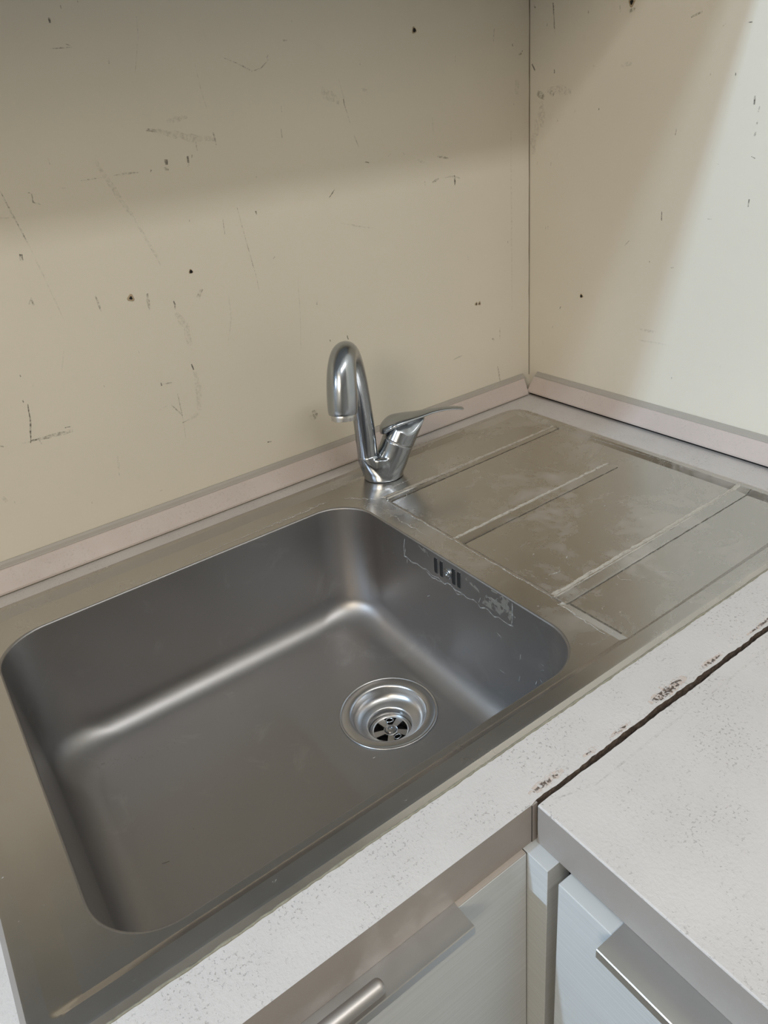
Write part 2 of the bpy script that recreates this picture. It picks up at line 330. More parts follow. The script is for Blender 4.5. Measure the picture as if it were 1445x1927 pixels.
RIGHT_MARKS = [('d',3.5,[(-423,14400),(-435,14283)]),('m',2.6,[(-435,14283),(-459,14075)]),('m',3.3,[(-1508,14221),(-1513,14156)]),('m',6.4,[(-1647,14149),(-1738,14158)]),('m',3.3,[(-1016,14239),(-1018,14200)]),('m',3.1,[(-2501,13969),(-2572,13990),(-2642,14010)]),('d',1.8,[(-3198,13836),(-3251,13834)]),('d',3.5,[(-44,13745),(-105,13669)]),('m',10.5,[(-148,13403),(-280,13310)]),('m',8.6,[(-398,13392),(-458,13337)]),('f',12.2,[(-220,13288),(-245,12955)]),('f',12.1,[(-338,13409),(-771,13372)]),('f',8.8,[(-120,13061),(-164,12857)]),('d',2.5,[(-1250,13145),(-1252,13121)]),('f',6.5,[(-1564,13593),(-1732,13595)]),('f',3.3,[(-1118,13628),(-1179,13622)]),('d',3.7,[(-3391,13143),(-3393,13057)]),('m',2.2,[(-3463,13038),(-3454,12982)]),('m',2.9,[(-3459,12910),(-3455,12858)]),('m',3.7,[(-3454,12790),(-3448,12748)]),('d',1.5,[(-3443,12545),(-3491,12523)]),('m',1.9,[(-3022,12472),(-3057,12466)]),('d',2.9,[(-3488,12097),(-3488,12017)]),('d',2.3,[(-2443,12859),(-2436,12791)]),('d',3.1,[(-2333,11920),(-2345,11812)]),('m',1.6,[(-1863,11532),(-1790,11464)]),('m',1.5,[(-2987,11861),(-3044,11858)]),('d',2.6,[(-427,12501),(-418,12466)]),('m',2.6,[(-167,12517),(-157,12475)]),('d',1.9,[(-3127,13375),(-3136,13359)]),('m',1.9,[(-2827,13406),(-2824,13380)]),('m',1.9,[(-2944,13859),(-2910,13834)]),('d',2.6,[(-648,10444),(-669,10480)]),('m',2.0,[(-2541,11241),(-2588,11252)]),('f',4.1,[(-2140,10372),(-2402,10370)]),('m',1.8,[(-502,10121),(-523,10159)]),('d',1.6,[(-2202,11284),(-2218,11286)]),('m',2.6,[(-89,13042),(-100,13029)]),('m',2.6,[(-534,13042),(-534,13029)]),('f',5.1,[(-854,13155),(-828,13105)]),('m',1.8,[(-339,11640),(-340,11587)]),('m',1.7,[(-382,11642),(-383,11590)]),('m',1.7,[(-1262,11555),(-1272,11541)]),('d',3.4,[(-460,13632),(-460,13620)]),('m',2.6,[(-324,14180),(-315,14163)]),('d',3.5,[(-89,14418),(-99,14387)]),('f',10.6,[(-101,12893),(-71,12616)]),('f',2.4,[(-2145,10213),(-2637,10226)]),('m',1.8,[(-288,9886),(-312,9820)]),('m',1.8,[(-830,9587),(-841,9572)]),('m',2.0,[(-2712,9782),(-2721,9776)]),('f',3.1,[(-3405,10085),(-3414,10073)])]

def ribbon(bm, P, width, slot, wall, rnd, taper=True):
    """P: list of (u, z) in metres; a ragged ribbon 0.2 mm proud of the wall"""
    Q = [P[0]]
    for a, b in zip(P, P[1:]):
        L = math.hypot(b[0] - a[0], b[1] - a[1]); k = max(1, int(L / 0.006))
        Q += [(a[0] + (b[0] - a[0]) * i / k, a[1] + (b[1] - a[1]) * i / k) for i in range(1, k + 1)]
    n = len(Q); left = []; rt = []
    for i, q in enumerate(Q):
        a = Q[max(0, i - 1)]; b = Q[min(n - 1, i + 1)]
        dx, dz = b[0] - a[0], b[1] - a[1]; l = math.hypot(dx, dz) or 1
        nx, nz = -dz / l, dx / l
        t = i / max(1, n - 1)
        hw = width / 2 * (0.55 + 0.45 * math.sin(PI * t) if taper else 1) * rnd.uniform(0.75, 1.2)
        jx = rnd.uniform(-.12, .12) * width
        left.append((q[0] + nx * (hw + jx), q[1] + nz * (hw + jx))); rt.append((q[0] - nx * (hw - jx), q[1] - nz * (hw - jx)))
    V = lambda p: bm.verts.new((p[0], -0.0002, p[1]) if wall == 'b' else (-0.0002, p[0], p[1]))
    Lv = [V(p) for p in left]; Rv = [V(p) for p in rt]
    for i in range(n - 1):
        f = bm.faces.new([Lv[i], Rv[i], Rv[i + 1], Lv[i + 1]]); f.material_index = slot
for wall, marks, par in (('b', BACK_MARKS, wall_back), ('r', RIGHT_MARKS, wall_right)):
    bm = bmesh.new(); rnd = random.Random(11)
    for a, wd, P in marks:
        pts = [(u / 1e4, q / 1e4) for u, q in P]
        if len(pts) == 2 and math.dist(*pts) < 0.002:
            c = ((pts[0][0] + pts[1][0]) / 2, (pts[0][1] + pts[1][1]) / 2)
            pts = [(c[0], c[1] - wd * .0007), (c[0], c[1] + wd * .0007)]
        ribbon(bm, pts, max(wd, 1.0) / 1000, 'dmf'.index(a), wall, rnd)
    me = bpy.data.meshes.new('scuff_marks'); bm.to_mesh(me); bm.free()
    o = link('scuff_marks', me, [M['mark_d'], M['mark_m'], M['mark_f']], par)
    o['kind'] = 'stuff'
def screw_hole(u, zc, wall, par, rim=0.0042, hole=0.0022):
    rim *= .85; hole *= .75
    bm = bmesh.new(); n = 16
    def P(r, h, k):
        a = 2 * PI * k / n; rr = r * (1 + 0.18 * math.sin(3 * a + u * 900))
        q = (u + rr * math.cos(a), zc + rr * math.sin(a))
        return (q[0], -h, q[1]) if wall == 'b' else (-h, q[0], q[1])
    R = [[P(rim, 0.0001, k) for k in range(n)], [P(rim * .8, 0.0006, k) for k in range(n)], [P(hole, 0.0006, k) for k in range(n)],
         [P(hole * .9, 0.0002, k) for k in range(n)]]
    rings(bm, R, False, True)
    for f in bm.faces:
        f.material_index = 1 if len(f.verts) > 4 or all((abs(v.co.y if wall == 'b' else v.co.x) < 0.0007 and
                           math.hypot((v.co.x if wall == 'b' else v.co.y) - u, v.co.z - zc) < hole * 1.25) for v in f.verts) else 0
    me = bpy.data.meshes.new('screw_hole'); bm.to_mesh(me); bm.free()
    link('screw_hole', me, [M['rust'], M['dark']], par)
for u, zc, rm, h in ((-0.1998, 1.4212, .0042, .0030), (-0.5484, 1.1977, .0030, .0024), (-0.6238, 1.1831, .0046, .0024), (-0.1134, 1.0673, .0032, .0016), (-0.1069, 1.0667, .0034, .0015)):
    screw_hole(u, zc, 'b', wall_back, rm, h)
for u, zc, rm, h in ((-0.1678, 1.4229, .0055, .0032), (-0.1071, 1.0693, .0036, .0026)):
    screw_hole(u, zc, 'r', wall_right, rm, h)

# wall cabinet over the worktop: above the frame, it throws the shade on the upper wall
wc = empty('wall_cabinet', (-1.15, -0.17, 1.575))
tag(wc, 'pale wall cabinet mounted on the back wall high above the sink', 'cabinet')
bm = bmesh.new()
box(bm, -2.3, -0.002, -0.345, -0.001, 1.575, 1.593); box(bm, -2.3, -0.002, -0.345, -0.001, 2.28, 2.30)
for x in (-2.3, -1.55, -0.80, -0.020): box(bm, x, x + .018, -0.345, -0.001, 1.593, 2.28)
obj('body', bm, plain('cool_grey_board', (0.47, 0.52, 0.58), 0.5), wc)
for x in (-2.29, -1.54, -0.79):
    bm = bmesh.new(); box(bm, x, x + .735, -0.365, -0.3455, 1.575, 2.30, .001); obj('door', bm, M['door'], wc)

# ------------------------------------------------------------------ worktops
def grid_edge(x0, x1, step, f): 
    n = int(abs(x1 - x0) / step); return [(x0 + (x1 - x0) * i / n, f(x0 + (x1 - x0) * i / n)) for i in range(n + 1)]
TH = 0.040
bm = bmesh.new()
# sink worktop: outline in plan with the cut-out for the sink; right of the inner corner the edge is the raw joint
rj = random.Random(5)
joint = [(-0.6045, -0.6000)]
xs = -0.599
while xs < -0.004:
    joint.append((xs, -0.5985 + 0.0016 * noise.noise((xs * 60, 1.3, 0)) + 0.0011 * noise.noise((xs * 240, 5.1, 0)))); xs += 0.004
joint.append((-0.0005, -0.598))
outer = [(-2.2, -0.600)] + joint + [(-0.0005, -0.0005), (-2.2, -0.0005)]
hole = [(-0.915, -0.533), (-0.100, -0.533), (-0.100, -0.066), (-0.915, -0.066)]
def slab_with_hole(bm, outer, hole, z1, z0):
    vo = [bm.verts.new((x, y, z1)) for x, y in outer]; vh = [bm.verts.new((x, y, z1)) for x, y in hole]
    eo = [bm.edges.new((vo[i], vo[(i + 1) % len(vo)])) for i in range(len(vo))]
    eh = [bm.edges.new((vh[i], vh[(i + 1) % len(vh)])) for i in range(len(vh))] if hole else []
    bmesh.ops.triangle_fill(bm, edges=eo + eh, use_beauty=True)
    top = bm.faces[:]
    r = bmesh.ops.extrude_face_region(bm, geom=top)
    bmesh.ops.translate(bm, verts=[v for v in r['geom'] if isinstance(v, bmesh.types.BMVert)], vec=(0, 0, z0 - z1))
slab_with_hole(bm, outer, hole, Z0, Z0 - TH)
bmesh.ops.recalc_face_normals(bm, faces=bm.faces)
for f in bm.faces:
    c = f.calc_center_median()
    if abs(f.normal.z) < 0.5:
        f.material_index = 2 if (c.x > -0.6005 or c.y > -0.55) else 1
wt = obj('worktop', bm, [M['worktop'], M['edge'], M['chip']])
tag(wt, 'pale speckled laminate worktop holding the steel sink, along the back wall', 'worktop')
# the little closing strip of edge band beside the inner corner
bm = bmesh.new(); box(bm, -0.6045, -0.5995, -0.6004, -0.5990, Z0 - TH, Z0 - .0008); obj('edge_strip', bm, M['edge'], wt)
bm = bmesh.new(); box(bm, -0.6050, -0.6044, -0.6003, -0.5998, Z0 - TH, Z0 - .001); obj('edge_seam', bm, M['dark'], wt)

bm = bmesh.new()
j2 = [(-0.0005, -0.6022)]
xs = -0.004
while xs > -0.597:
    j2.append((xs, -0.6032 + 0.0009 * noise.noise((xs * 45, 7.7, 0)) + 0.0006 * noise.noise((xs * 260, 2.2, 0)))); xs -= 0.004
j2.append((-0.6018, -0.6030))
outer2 = j2 + [(-0.6022, -2.2), (-0.0005, -2.2)]
slab_with_hole(bm, outer2, [], Z0, Z0 - TH)
bmesh.ops.recalc_face_normals(bm, faces=bm.faces)
for f in bm.faces:
    c = f.calc_center_median()
    if abs(f.normal.z) < 0.5: f.material_index = 1 if c.x < -0.6015 else 2
tp = [e for e in bm.edges if all(abs(v.co.z - Z0) < 1e-6 and v.co.x < -0.6016 for v in e.verts)]
bmesh.ops.bevel(bm, geom=tp, offset=0.0012, segments=2, profile=0.5, affect='EDGES')
wt2 = obj('worktop', bm, [M['worktop'], M['edge'], M['chip']])
tag(wt2, 'pale speckled laminate worktop along the right wall, in front of the dark open joint', 'worktop')

# chipped laminate along the joint (dirt and raw board showing), on the sink worktop and the other one
bm = bmesh.new(); rc = random.Random(21)
def flat_ribbon(bm, P, width, slot, z, rnd, taper=True):
    Q = [P[0]]
    for a, b in zip(P, P[1:]):
        L = math.hypot(b[0] - a[0], b[1] - a[1]); k = max(1, int(L / 0.004))
        Q += [(a[0] + (b[0] - a[0]) * i / k, a[1] + (b[1] - a[1]) * i / k) for i in range(1, k + 1)]
    n = len(Q); A = []; B = []
    for i, q in enumerate(Q):
        a = Q[max(0, i - 1)]; b = Q[min(n - 1, i + 1)]
        dx, dy = b[0] - a[0], b[1] - a[1]; l = math.hypot(dx, dy) or 1
        nx, ny = -dy / l, dx / l; t = i / max(1, n - 1)
        hw = width / 2 * ((0.35 + 0.65 * math.sin(PI * t)) if taper else 1) * rnd.uniform(0.7, 1.25)
        zz = z(q[0], q[1]) if callable(z) else z
        A.append(bm.verts.new((q[0] + nx * hw, q[1] + ny * hw, zz))); B.append(bm.verts.new((q[0] - nx * hw, q[1] - ny * hw, zz)))
    for i in range(n - 1):
        f = bm.faces.new([A[i], B[i], B[i + 1], A[i + 1]]); f.material_index = slot
ZM = Z0 + 0.0002
for x0, x1, wd in ((-.600, -.565, .009), (-.545, -.530, .006), (-.515, -.490, .005), (-.462, -.415, .012), (-.40, -.365, .006), (-.33, -.25, .005)):
    flat_ribbon(bm, [(x0, -.597 + wd * .5), (x1, -.597 + wd * .5)], wd * 0.95, 1, ZM, rc)
    flat_ribbon(bm, [(x0 + .004, -.597 + wd * .45), (x1 - .006, -.597 + wd * .45)], wd * 0.55, 0, ZM + .0001, rc)
flat_ribbon(bm, [(-.458, -.5935), (-.425, -.5925)], .0055, 0, ZM + .0002, rc)
o_me = bpy.data.meshes.new('chipping'); bm.to_mesh(o_me); bm.free()
o = link('chipping', o_me, [M['chipping'], M['chipping_pale']], wt); o['kind'] = 'stuff'; o['label'] = 'brown chipped laminate along the joint'
bm = bmesh.new()
for x0, x1 in ((-.56, -.44), (-.43, -.33), (-.31, -.12)):
    flat_ribbon(bm, [(x0, -.617), (x1, -.6155)], .0022, 0, ZM, rc)
flat_ribbon(bm, [(-.590, -.606), (-.572, -.6125)], .0020, 0, ZM, rc)
o_me = bpy.data.meshes.new('scuff_marks'); bm.to_mesh(o_me); bm.free()
o = link('scuff_marks', o_me, [M['mark_f']], wt2); o['kind'] = 'stuff'

# ------------------------------------------------------------------ upstand trims on both walls
face = [(0.0245, Z0 + .0052), (0.0242, Z0 + .0075), (0.0088, Z0 + .0268), (0.0080, Z0 + .0275), (0.0004, Z0 + .0275), (0.0004, Z0 + .0040), (0.0225, Z0 + .0040)]
lip = [(0.0074, Z0 + .0277), (0.0068, Z0 + .0288), (0.0036, Z0 + .0312), (0.0014, Z0 + .0336), (0.0004, Z0 + .0336), (0.0004, Z0 + .0277)]
def trim_run(name, wall, a, b, label, mitre=0.0, dz=0.0):
    t = None
    for nm, prof, mat in (('trim', face, M['trim']), ('top_lip', lip, M['lip'])):
        bm = bmesh.new()
        prism(bm, [(-d, q + dz) for d, q in prof], 'x' if wall == 'b' else 'y', a, b)
        if mitre and nm == 'trim':
            for v in bm.verts:
                if wall == 'b' and abs(v.co.x - b) < 1e-6: v.co.x -= -v.co.y * mitre
        bv = [e for e in bm.edges if e.calc_face_angle(0) > 0.3 and e.calc_length() > 0.2]
        bmesh.ops.bevel(bm, geom=bv, offset=0.0005, segments=2, profile=.5, affect='EDGES')
        if nm == 'trim':
            t = obj(name, bm, mat); t['kind'] = 'structure'; t['label'] = label
        else: obj(nm, bm, mat, t)
    return t
trim_run('trim_1', 'b', -2.2, -0.0165, 'sloping pinkish laminate upstand trim along the back wall', 0.40, -0.0028)
trim_run('trim_2', 'r', -2.2, -0.0195, 'sloping pale laminate upstand trim along the right wall')
# thin dark seal under the back trim; black strip paints the right gap's shade
bm = bmesh.new(); box(bm, -2.2, -0.026, -0.0225, -0.002, Z0, Z0 + .0024); o = obj('seal', bm, M['sealant'], bpy.data.objects['trim_1'])
bm = bmesh.new(); box(bm, -0.0185, -0.002, -2.2, -0.0195, Z0, Z0 + .0039); o = obj('seal', bm, M['dark'], bpy.data.objects['trim_2'])

# ------------------------------------------------------------------ sink
sink = empty('sink', (-0.508, -0.30, Z0))
tag(sink, 'inset stainless steel sink with one large bowl and ribbed draining board', 'sink')
SX0, SX1, SY0, SY1 = -0.937, -0.0790, -0.5515, -0.0500
BX0, BX1, BY0, BY1, BR = -0.8862, -0.4432, -0.5195, -0.1130, 0.052
def sd_rr(x, y, x0, x1, y0, y1, r):
    cx, cy = (x0 + x1) / 2, (y0 + y1) / 2
    qx = np.abs(x - cx) - (x1 - x0) / 2 + r; qy = np.abs(y - cy) - (y1 - y0) / 2 + r
    return np.hypot(np.maximum(qx, 0), np.maximum(qy, 0)) + np.minimum(np.maximum(qx, qy), 0) - r
def sstep(a, b, t):
    t = np.clip((t - a) / (b - a), 0, 1); return t * t * (3 - 2 * t)
def lin(a, b, t): return np.clip((t - a) / (b - a), 0, 1)
RIM = 0.0045; SUR = -0.0004
RIBS = ((-0.1400, -0.1500, -0.1560, -0.093), (-0.2800, -0.2875, -0.2990, -0.1365), (-0.4315, -0.4400, -0.4530, -0.086))
def deck_h(x, y):
    d = -sd_rr(x, y, SX0, SX1, SY0, SY1, 0.030)
    tt = np.clip(d / 0.0038, 0, 1.3); lip_ = RIM * np.where(tt < .92, tt, np.where(tt < 1.08, .92 + .08 * (1 - (np.clip((1.08 - tt) / .16, 0, 1)) ** 2), 1.0))
    # inner recess of the pressed deck: its own rounded rectangle with unequal bank widths
    e = -sd_rr(x, y, SX0 + .0155, SX1 - .011, SY0 + .0185, SY1 - .012, 0.022)
    wl = np.clip((x + 0.43) / 0.02, 0, 1)                     # 0 over the bowl, 1 over the draining board
    dl, dr_, df, db = x - (SX0 + .0155), (SX1 - .011) - x, y - (SY0 + .0185), (SY1 - .012) - y
    q4 = lambda v: (1 - v) ** 3
    bank = 1 - np.minimum(1, q4(lin(0, .019, dl)) + q4(lin(0, .009, dr_)) + q4(lin(0, .0080, df)) + q4(lin(0, .0125 - .002 * wl, db))) ** (1 / 3)
    bank = np.clip(bank, 0, 1)
    # draining board floor: below the bowl surround at the left, rising to the right
    fl = -0.0042 + 0.0044 * lin(-0.40, -0.10, x)
    st = np.where(y < -0.452, lin(-0.4165, -0.4050, x), lin(-0.4115, -0.4065, x))
    fl_panel = np.where(y > -0.1480, np.maximum(fl, -0.0010), np.where(y > -0.44, fl + 0.0018 * lin(-.10, -.40, x), fl))
    zone = st * np.where(y > -0.150, lin(-.39, -.33, x), 1.0)
    low = SUR + (fl_panel - SUR) * zone
    h = lip_ * (1 - bank) + low * bank
    for ya, yb, yc, xe in RIBS:
        prof = np.where(y > yb, lin(ya, yb, y), lin(yc - .0008, yc + .0003, y) * (0.22 + 0.78 * lin(yc, yb, y)))
        ends = lin(-0.4125, -0.4085, x) * lin(xe + .0015, xe - .005, x)
        h = h + 0.0016 * prof * ends * bank
    return h
step = 0.00165
def lines(a, b, extra):
    L = np.linspace(a, b, int(round((b - a) / step)) + 1)
    ex = np.array(extra)
    L = [q for q in L if np.min(np.abs(ex - q)) > .0006 or q in (a, b)]
    return np.array(sorted(set(L) | set(extra)))
EDG = [.0010, .0020, .0030, .0038, .0046]
gx = lines(SX0, SX1, [-0.4125, -0.4085, -0.4115, -0.4065, -0.4165, -0.4050, SX0 + .0155, SX0 + .0345] + [SX0 + q for q in EDG] + [SX1 - q for q in EDG] + [SX1 - .011 - .0015 * k for k in range(7)])
gy = lines(SY0, SY1, [q for r_ in RIBS for q in (r_[0], r_[1], r_[2], r_[2] - .0008)] + [SY0 + .0185 + .001 * k for k in range(9)] + [SY0 + q for q in EDG] + [SY1 - q for q in EDG] + [SY1 - .012 - .0014 * k for k in range(10)])
X, Y = np.meshgrid(gx, gy); shp = X.shape
# round the outer corners by pulling outside points onto the outline
sd = sd_rr(X, Y, SX0, SX1, SY0, SY1, 0.030)
for it in range(2):
    sd = sd_rr(X, Y, SX0, SX1, SY0, SY1, 0.030); ee = 1e-5
    gxn = (sd_rr(X + ee, Y, SX0, SX1, SY0, SY1, 0.030) - sd) / ee; gyn = (sd_rr(X, Y + ee, SX0, SX1, SY0, SY1, 0.030) - sd) / ee
    m_ = sd > 0; X = np.where(m_, X - gxn * sd, X); Y = np.where(m_, Y - gyn * sd, Y)
sb = sd_rr(X, Y, BX0, BX1, BY0, BY1, BR)
gxn = (sd_rr(X + ee, Y, BX0, BX1, BY0, BY1, BR) - sb) / ee; gyn = (sd_rr(X, Y + ee, BX0, BX1, BY0, BY1, BR) - sb) / ee
snap = np.abs(sb) < step * 0.72
X = np.where(snap, X - gxn * sb, X); Y = np.where(snap, Y - gyn * sb, Y)
H = deck_h(X, Y)
sb2 = sd_rr(X, Y, BX0, BX1, BY0, BY1, BR)
rows, cols = shp
idx = np.arange(rows * cols).reshape(shp)
q = np.stack([idx[:-1, :-1], idx[:-1, 1:], idx[1:, 1:], idx[1:, :-1]], -1).reshape(-1, 4)
sf = sb2.reshape(-1)
keep = sf[q].mean(1) > 1e-5
# drop faces collapsed in the rounded outer corners
co = np.stack([X.reshape(-1), Y.reshape(-1), Z0 + H.reshape(-1)], -1)
ar = np.abs(np.cross(co[q[:, 2], :2] - co[q[:, 0], :2], co[q[:, 3], :2] - co[q[:, 1], :2])) / 2
keep &= ar > 1e-9
q = q[keep]
# outer skirt down to the worktop
edge = list(idx[0, :]) + list(idx[1:, -1]) + list(idx[-1, -2::-1]) + list(idx[-2:0:-1, 0])
base = len(co)
used = np.unique(q)
remap = -np.ones(len(co), int); remap[used] = np.arange(len(used))
me = bpy.data.meshes.new('deck')
me.from_pydata(co[used].tolist(), [], remap[q].tolist())
me.polygons.foreach_set('use_smooth', [True] * len(me.polygons))
me.set_sharp_from_angle(angle=math.radians(13))
deck = link('deck', me, M['deck'], sink)

def rr_loop(x0, x1, y0, y1, r, z, n=20, ns=14):
    P = []
    for (cx, cy, a0), (nx_, ny_, _) in zip(((x1 - r, y1 - r, 0), (x0 + r, y1 - r, 90), (x0 + r, y0 + r, 180), (x1 - r, y0 + r, 270)),
                                        ((x0 + r, y1 - r, 90), (x0 + r, y0 + r, 180), (x1 - r, y0 + r, 270), (x1 - r, y1 - r, 0))):
        for i in range(n + 1):
            a = math.radians(a0 + 90 * i / n); P.append((cx + r * math.cos(a), cy + r * math.sin(a), z))
        a = math.radians(a0 + 90); e0 = (cx + r * math.cos(a), cy + r * math.sin(a)); e1 = (nx_ + r * math.cos(a), ny_ + r * math.sin(a))
        for i in range(1, ns):
            t = i / ns; P.append((e0[0] + (e1[0] - e0[0]) * t, e0[1] + (e1[1] - e0[1]) * t, z))
    return P
FLOOR = 0.734; ZB = Z0 + SUR
prof = [(-0.0010, -0.00015, BR)]
for i in range(0, 7):
    a = PI / 2 * i / 6; prof.append((0.0022 * math.sin(a) - 0.0003, -0.0022 * (1 - math.cos(a)), BR))
RF = 0.034
depth = ZB - FLOOR
for i in range(1, 7):
    t = i / 6; prof.append((0.0019 + 0.0050 * t, -0.0022 - (depth - 0.0022 - RF) * t, BR + 0.004 * t))
for i in range(1, 15):
    a = PI / 2 * i / 14; prof.append((0.0069 + RF * (1 - math.cos(a)), -(depth - RF) - RF * math.sin(a), BR + 0.004 + 0.006 * math.sin(a)))
R = [rr_loop(BX0 + i_, BX1 - i_, BY0 + i_, BY1 - i_, max(r_, .012), ZB + z_) for i_, z_, r_ in prof]
DX, DY = -0.5420, -0.3110
last = R[-1]
for t in (0.06, 0.2, 0.4, 0.6, 0.8, 0.92, 1.0):
    ring = []
    for px, py, pz in last:
        a = math.atan2(py - DY, px - DX)
        ring.append((px + (DX + .052 * math.cos(a) - px) * t, py + (DY + .052 * math.sin(a) - py) * t, pz - 0.0020 * t))
    R.append(ring)
bm = bmesh.new(); rings(bm, R, False, False)
bowl = obj('bowl', bm, M['bowl'], sink, smooth=True)

# drain: pressed flange and stepped cup, strainer wheel with spokes and screw
ZD = FLOOR - 0.0020
drain = empty('drain_base', (0, 0, 0)); bpy.data.objects.remove(drain)
bm = bmesh.new()
lathe(bm, [(.0520, -.002), (.0575, -.0003), (.0573, .0009), (.0565, .0015), (.0555, .0009), (.0550, .0002), (.0540, .0006), (.0530, .0011), (.0462, .0004), (.0440, -.0004),
           (.0428, -.0022), (.0415, -.0085), (.0398, -.0125), (.0368, -.0155), (.0330, -.0172), (.0275, -.0186), (.0262, -.0195), (.0254, -.0215), (.0250, -.0330), (.0248, -.060)], DX, DY, ZD + .0006, 80)
drain = obj('drain', bm, M['steel'], sink, smooth=True)
bm = bmesh.new()
zs = ZD - 0.0295
n = 60
lathe(bm, [(.0246, 0), (.0246, .0012), (.0212, .0018), (.0200, .0010), (.0200, -.0006), (.0246, -.0006)], DX, DY, zs, n)
for k in range(5):
    a = 2 * PI * k / 5 + 0.35; c_, s_ = math.cos(a), math.sin(a)
    pr = []
    for r0, hw in ((.0070, .0030), (.0205, .0046)):
        for sgn in (-1, 1): pr.append((r0 * c_ - sgn * hw * s_, r0 * s_ + sgn * hw * c_))
    vs = [bm.verts.new((DX + p[0], DY + p[1], zs + zz)) for zz in (-.0008, .0010) for p in (pr[0], pr[1], pr[3], pr[2])]
    for f in ((3, 2, 1, 0), (4, 5, 6, 7), (0, 1, 5, 4), (1, 2, 6, 5), (2, 3, 7, 6), (3, 0, 4, 7)): bm.faces.new([vs[i] for i in f])
lathe(bm, [(.0085, -.0008), (.0085, .0010), (.0074, .0016), (.0066, .0010)], DX, DY, zs, 32, True, False)
obj('strainer', bm, M['steel'], drain, sharp=35)
bm = bmesh.new(); lathe(bm, [(.0064, -.0006), (.0066, .0022), (.0056, .0034), (.0034, .0036), (.0030, .0014)], DX, DY, zs, 24, True, True)
obj('screw', bm, M['chrome_dark'], drain, sharp=40)
for k in (0, 1):
    a = 0.35 + 2 * PI * (k + 0.5) / 5 + (0.05, 2.45)[k]; cx, cy = DX + .0145 * math.cos(a), DY + .0145 * math.sin(a)
    bm = bmesh.new()
    loop = [(.0040 * math.cos(2 * PI * i / 16) * 1.1, .0030 * math.sin(2 * PI * i / 16)) for i in range(16)]
    rot = a + PI / 2
    tube(bm, [(cx + p[0] * math.cos(rot) - p[1] * math.sin(rot), cy + p[0] * math.sin(rot) + p[1] * math.cos(rot), zs + .0022) for p in loop + loop[:1]], .0007, 8, False)
    obj('clip', bm, M['chrome'], drain, smooth=True)
bm = bmesh.new(); lathe(bm, [(.0001, -.045), (.0247, -.045)], DX, DY, ZD, 24, False, False); obj('trap_floor', bm, M['dark'], drain)

# overflow on the right wall of the bowl
def wallx(z): return BX1 - 0.0019 - 0.0050 * (ZB - 0.0022 - z) / (depth - 0.0022 - RF)
def capsule(cy, zc, hw, hh, n=10):
    P = [(cy + hw * math.cos(PI * i / n), zc + hh - hw + hw * math.sin(PI * i / n)) for i in range(n + 1)]
    P += [(cy + hw * math.cos(PI + PI * i / n), zc - hh + hw + hw * math.sin(PI + PI * i / n)) for i in range(n + 1)]
    return P
for cy, zc in ((-.2945, .8835), (-.3045, .8835), (-.3255, .8835), (-.3345, .8835)):
    bm = bmesh.new()
    A = capsule(cy, zc, .0036, .0108); B = capsule(cy, zc, .0029, .0101)
    rings(bm, [[(wallx(p[1]) + .0002, *p) for p in A], [(wallx(p[1]) - .0005, *p) for p in A], [(wallx(p[1]) - .0006, *p) for p in B], [(wallx(p[1]) - .0001, *p) for p in B]], False, True)
    for f in bm.faces:
        if len(f.verts) > 4 or all(abs(v.co.y - cy) < .00295 and abs(v.co.z - zc) < .01015 for v in f.verts): f.material_index = 1
    obj('overflow_slot', bm, [M['bowl'], M['dark']], sink)
bm = bmesh.new()
def xl(prof, y, z, n=28):
    return [[(wallx(z) - h, y + r * math.cos(2 * PI * i / n), z + r * math.sin(2 * PI * i / n)) for i in range(n)] for r, h in prof]
rings(bm, xl([(.0066, -.0004), (.0066, .0012), (.0058, .0020), (.0046, .0012), (.0040, .0010), (.0034, .0022), (.0022, .0024), (.0018, .0008)], -.3150, .8825), False, True)
obj('overflow_screw', bm, M['chrome_dark'], sink, smooth=True)

# residue of a label and scratches on the bowl wall, limescale lines and hairs on the draining board
bm = bmesh.new(); rs = random.Random(4)
def wall_patch(pts):
    vs = [bm.verts.new((wallx(z) - .0003, y, z)) for y, z in pts]; f = bm.faces.new(vs); f.material_index = 1
wall_patch([(-.372, .873), (-.415, .872), (-.4165, .888), (-.413, .8955), (-.398, .8955), (-.392, .888), (-.378, .887)])
wall_patch([(-.345, .890), (-.368, .884), (-.366, .888), (-.348, .895)])
wall_patch([(-.385, .896), (-.414, .8955), (-.412, .898), (-.388, .8985)])
wall_patch([(-.262, .8965), (-.285, .8965), (-.282, .889), (-.268, .893)])
def wl_line(pts, wd):
    V = []
    n = len(pts)
    for i, (y, z) in enumerate(pts):
        a = pts[max(0, i - 1)]; b = pts[min(n - 1, i + 1)]; l = math.hypot(b[0] - a[0], b[1] - a[1])
        ny, nz = -(b[1] - a[1]) / l, (b[0] - a[0]) / l; h = wd / 2 * rs.uniform(.6, 1.4)
        V.append([bm.verts.new((wallx(z) - .0003, y + s_ * ny * h, z + s_ * nz * h)) for s_ in (1, -1)])
    for a, b in zip(V, V[1:]): bm.faces.new([a[0], a[1], b[1], b[0]])
base_l = [(-.232 - .0055 * i, .868 + .0016 * math.sin(i * 1.7) + .0012 * rs.uniform(-1, 1)) for i in range(35)]
wl_line(base_l, .0014); wl_line([(y, z + .0025 * rs.uniform(-1, 1) - .002) for y, z in base_l[8:22]], .0012)
wl_line([(-.234, .869), (-.233, .880), (-.236, .893)], .0012); wl_line([(-.4165, .870), (-.4170, .884), (-.4165, .897)], .0012)
for k in range(26):
    y = rs.uniform(-.47, -.18); z = rs.uniform(.80, .893); L = rs.uniform(.002, .008); a = rs.uniform(0, PI)
    wl_line([(y, z), (y + L * math.cos(a), z + L * math.sin(a))], .0007)
me = bpy.data.meshes.new('label_residue'); bm.to_mesh(me); bm.free()
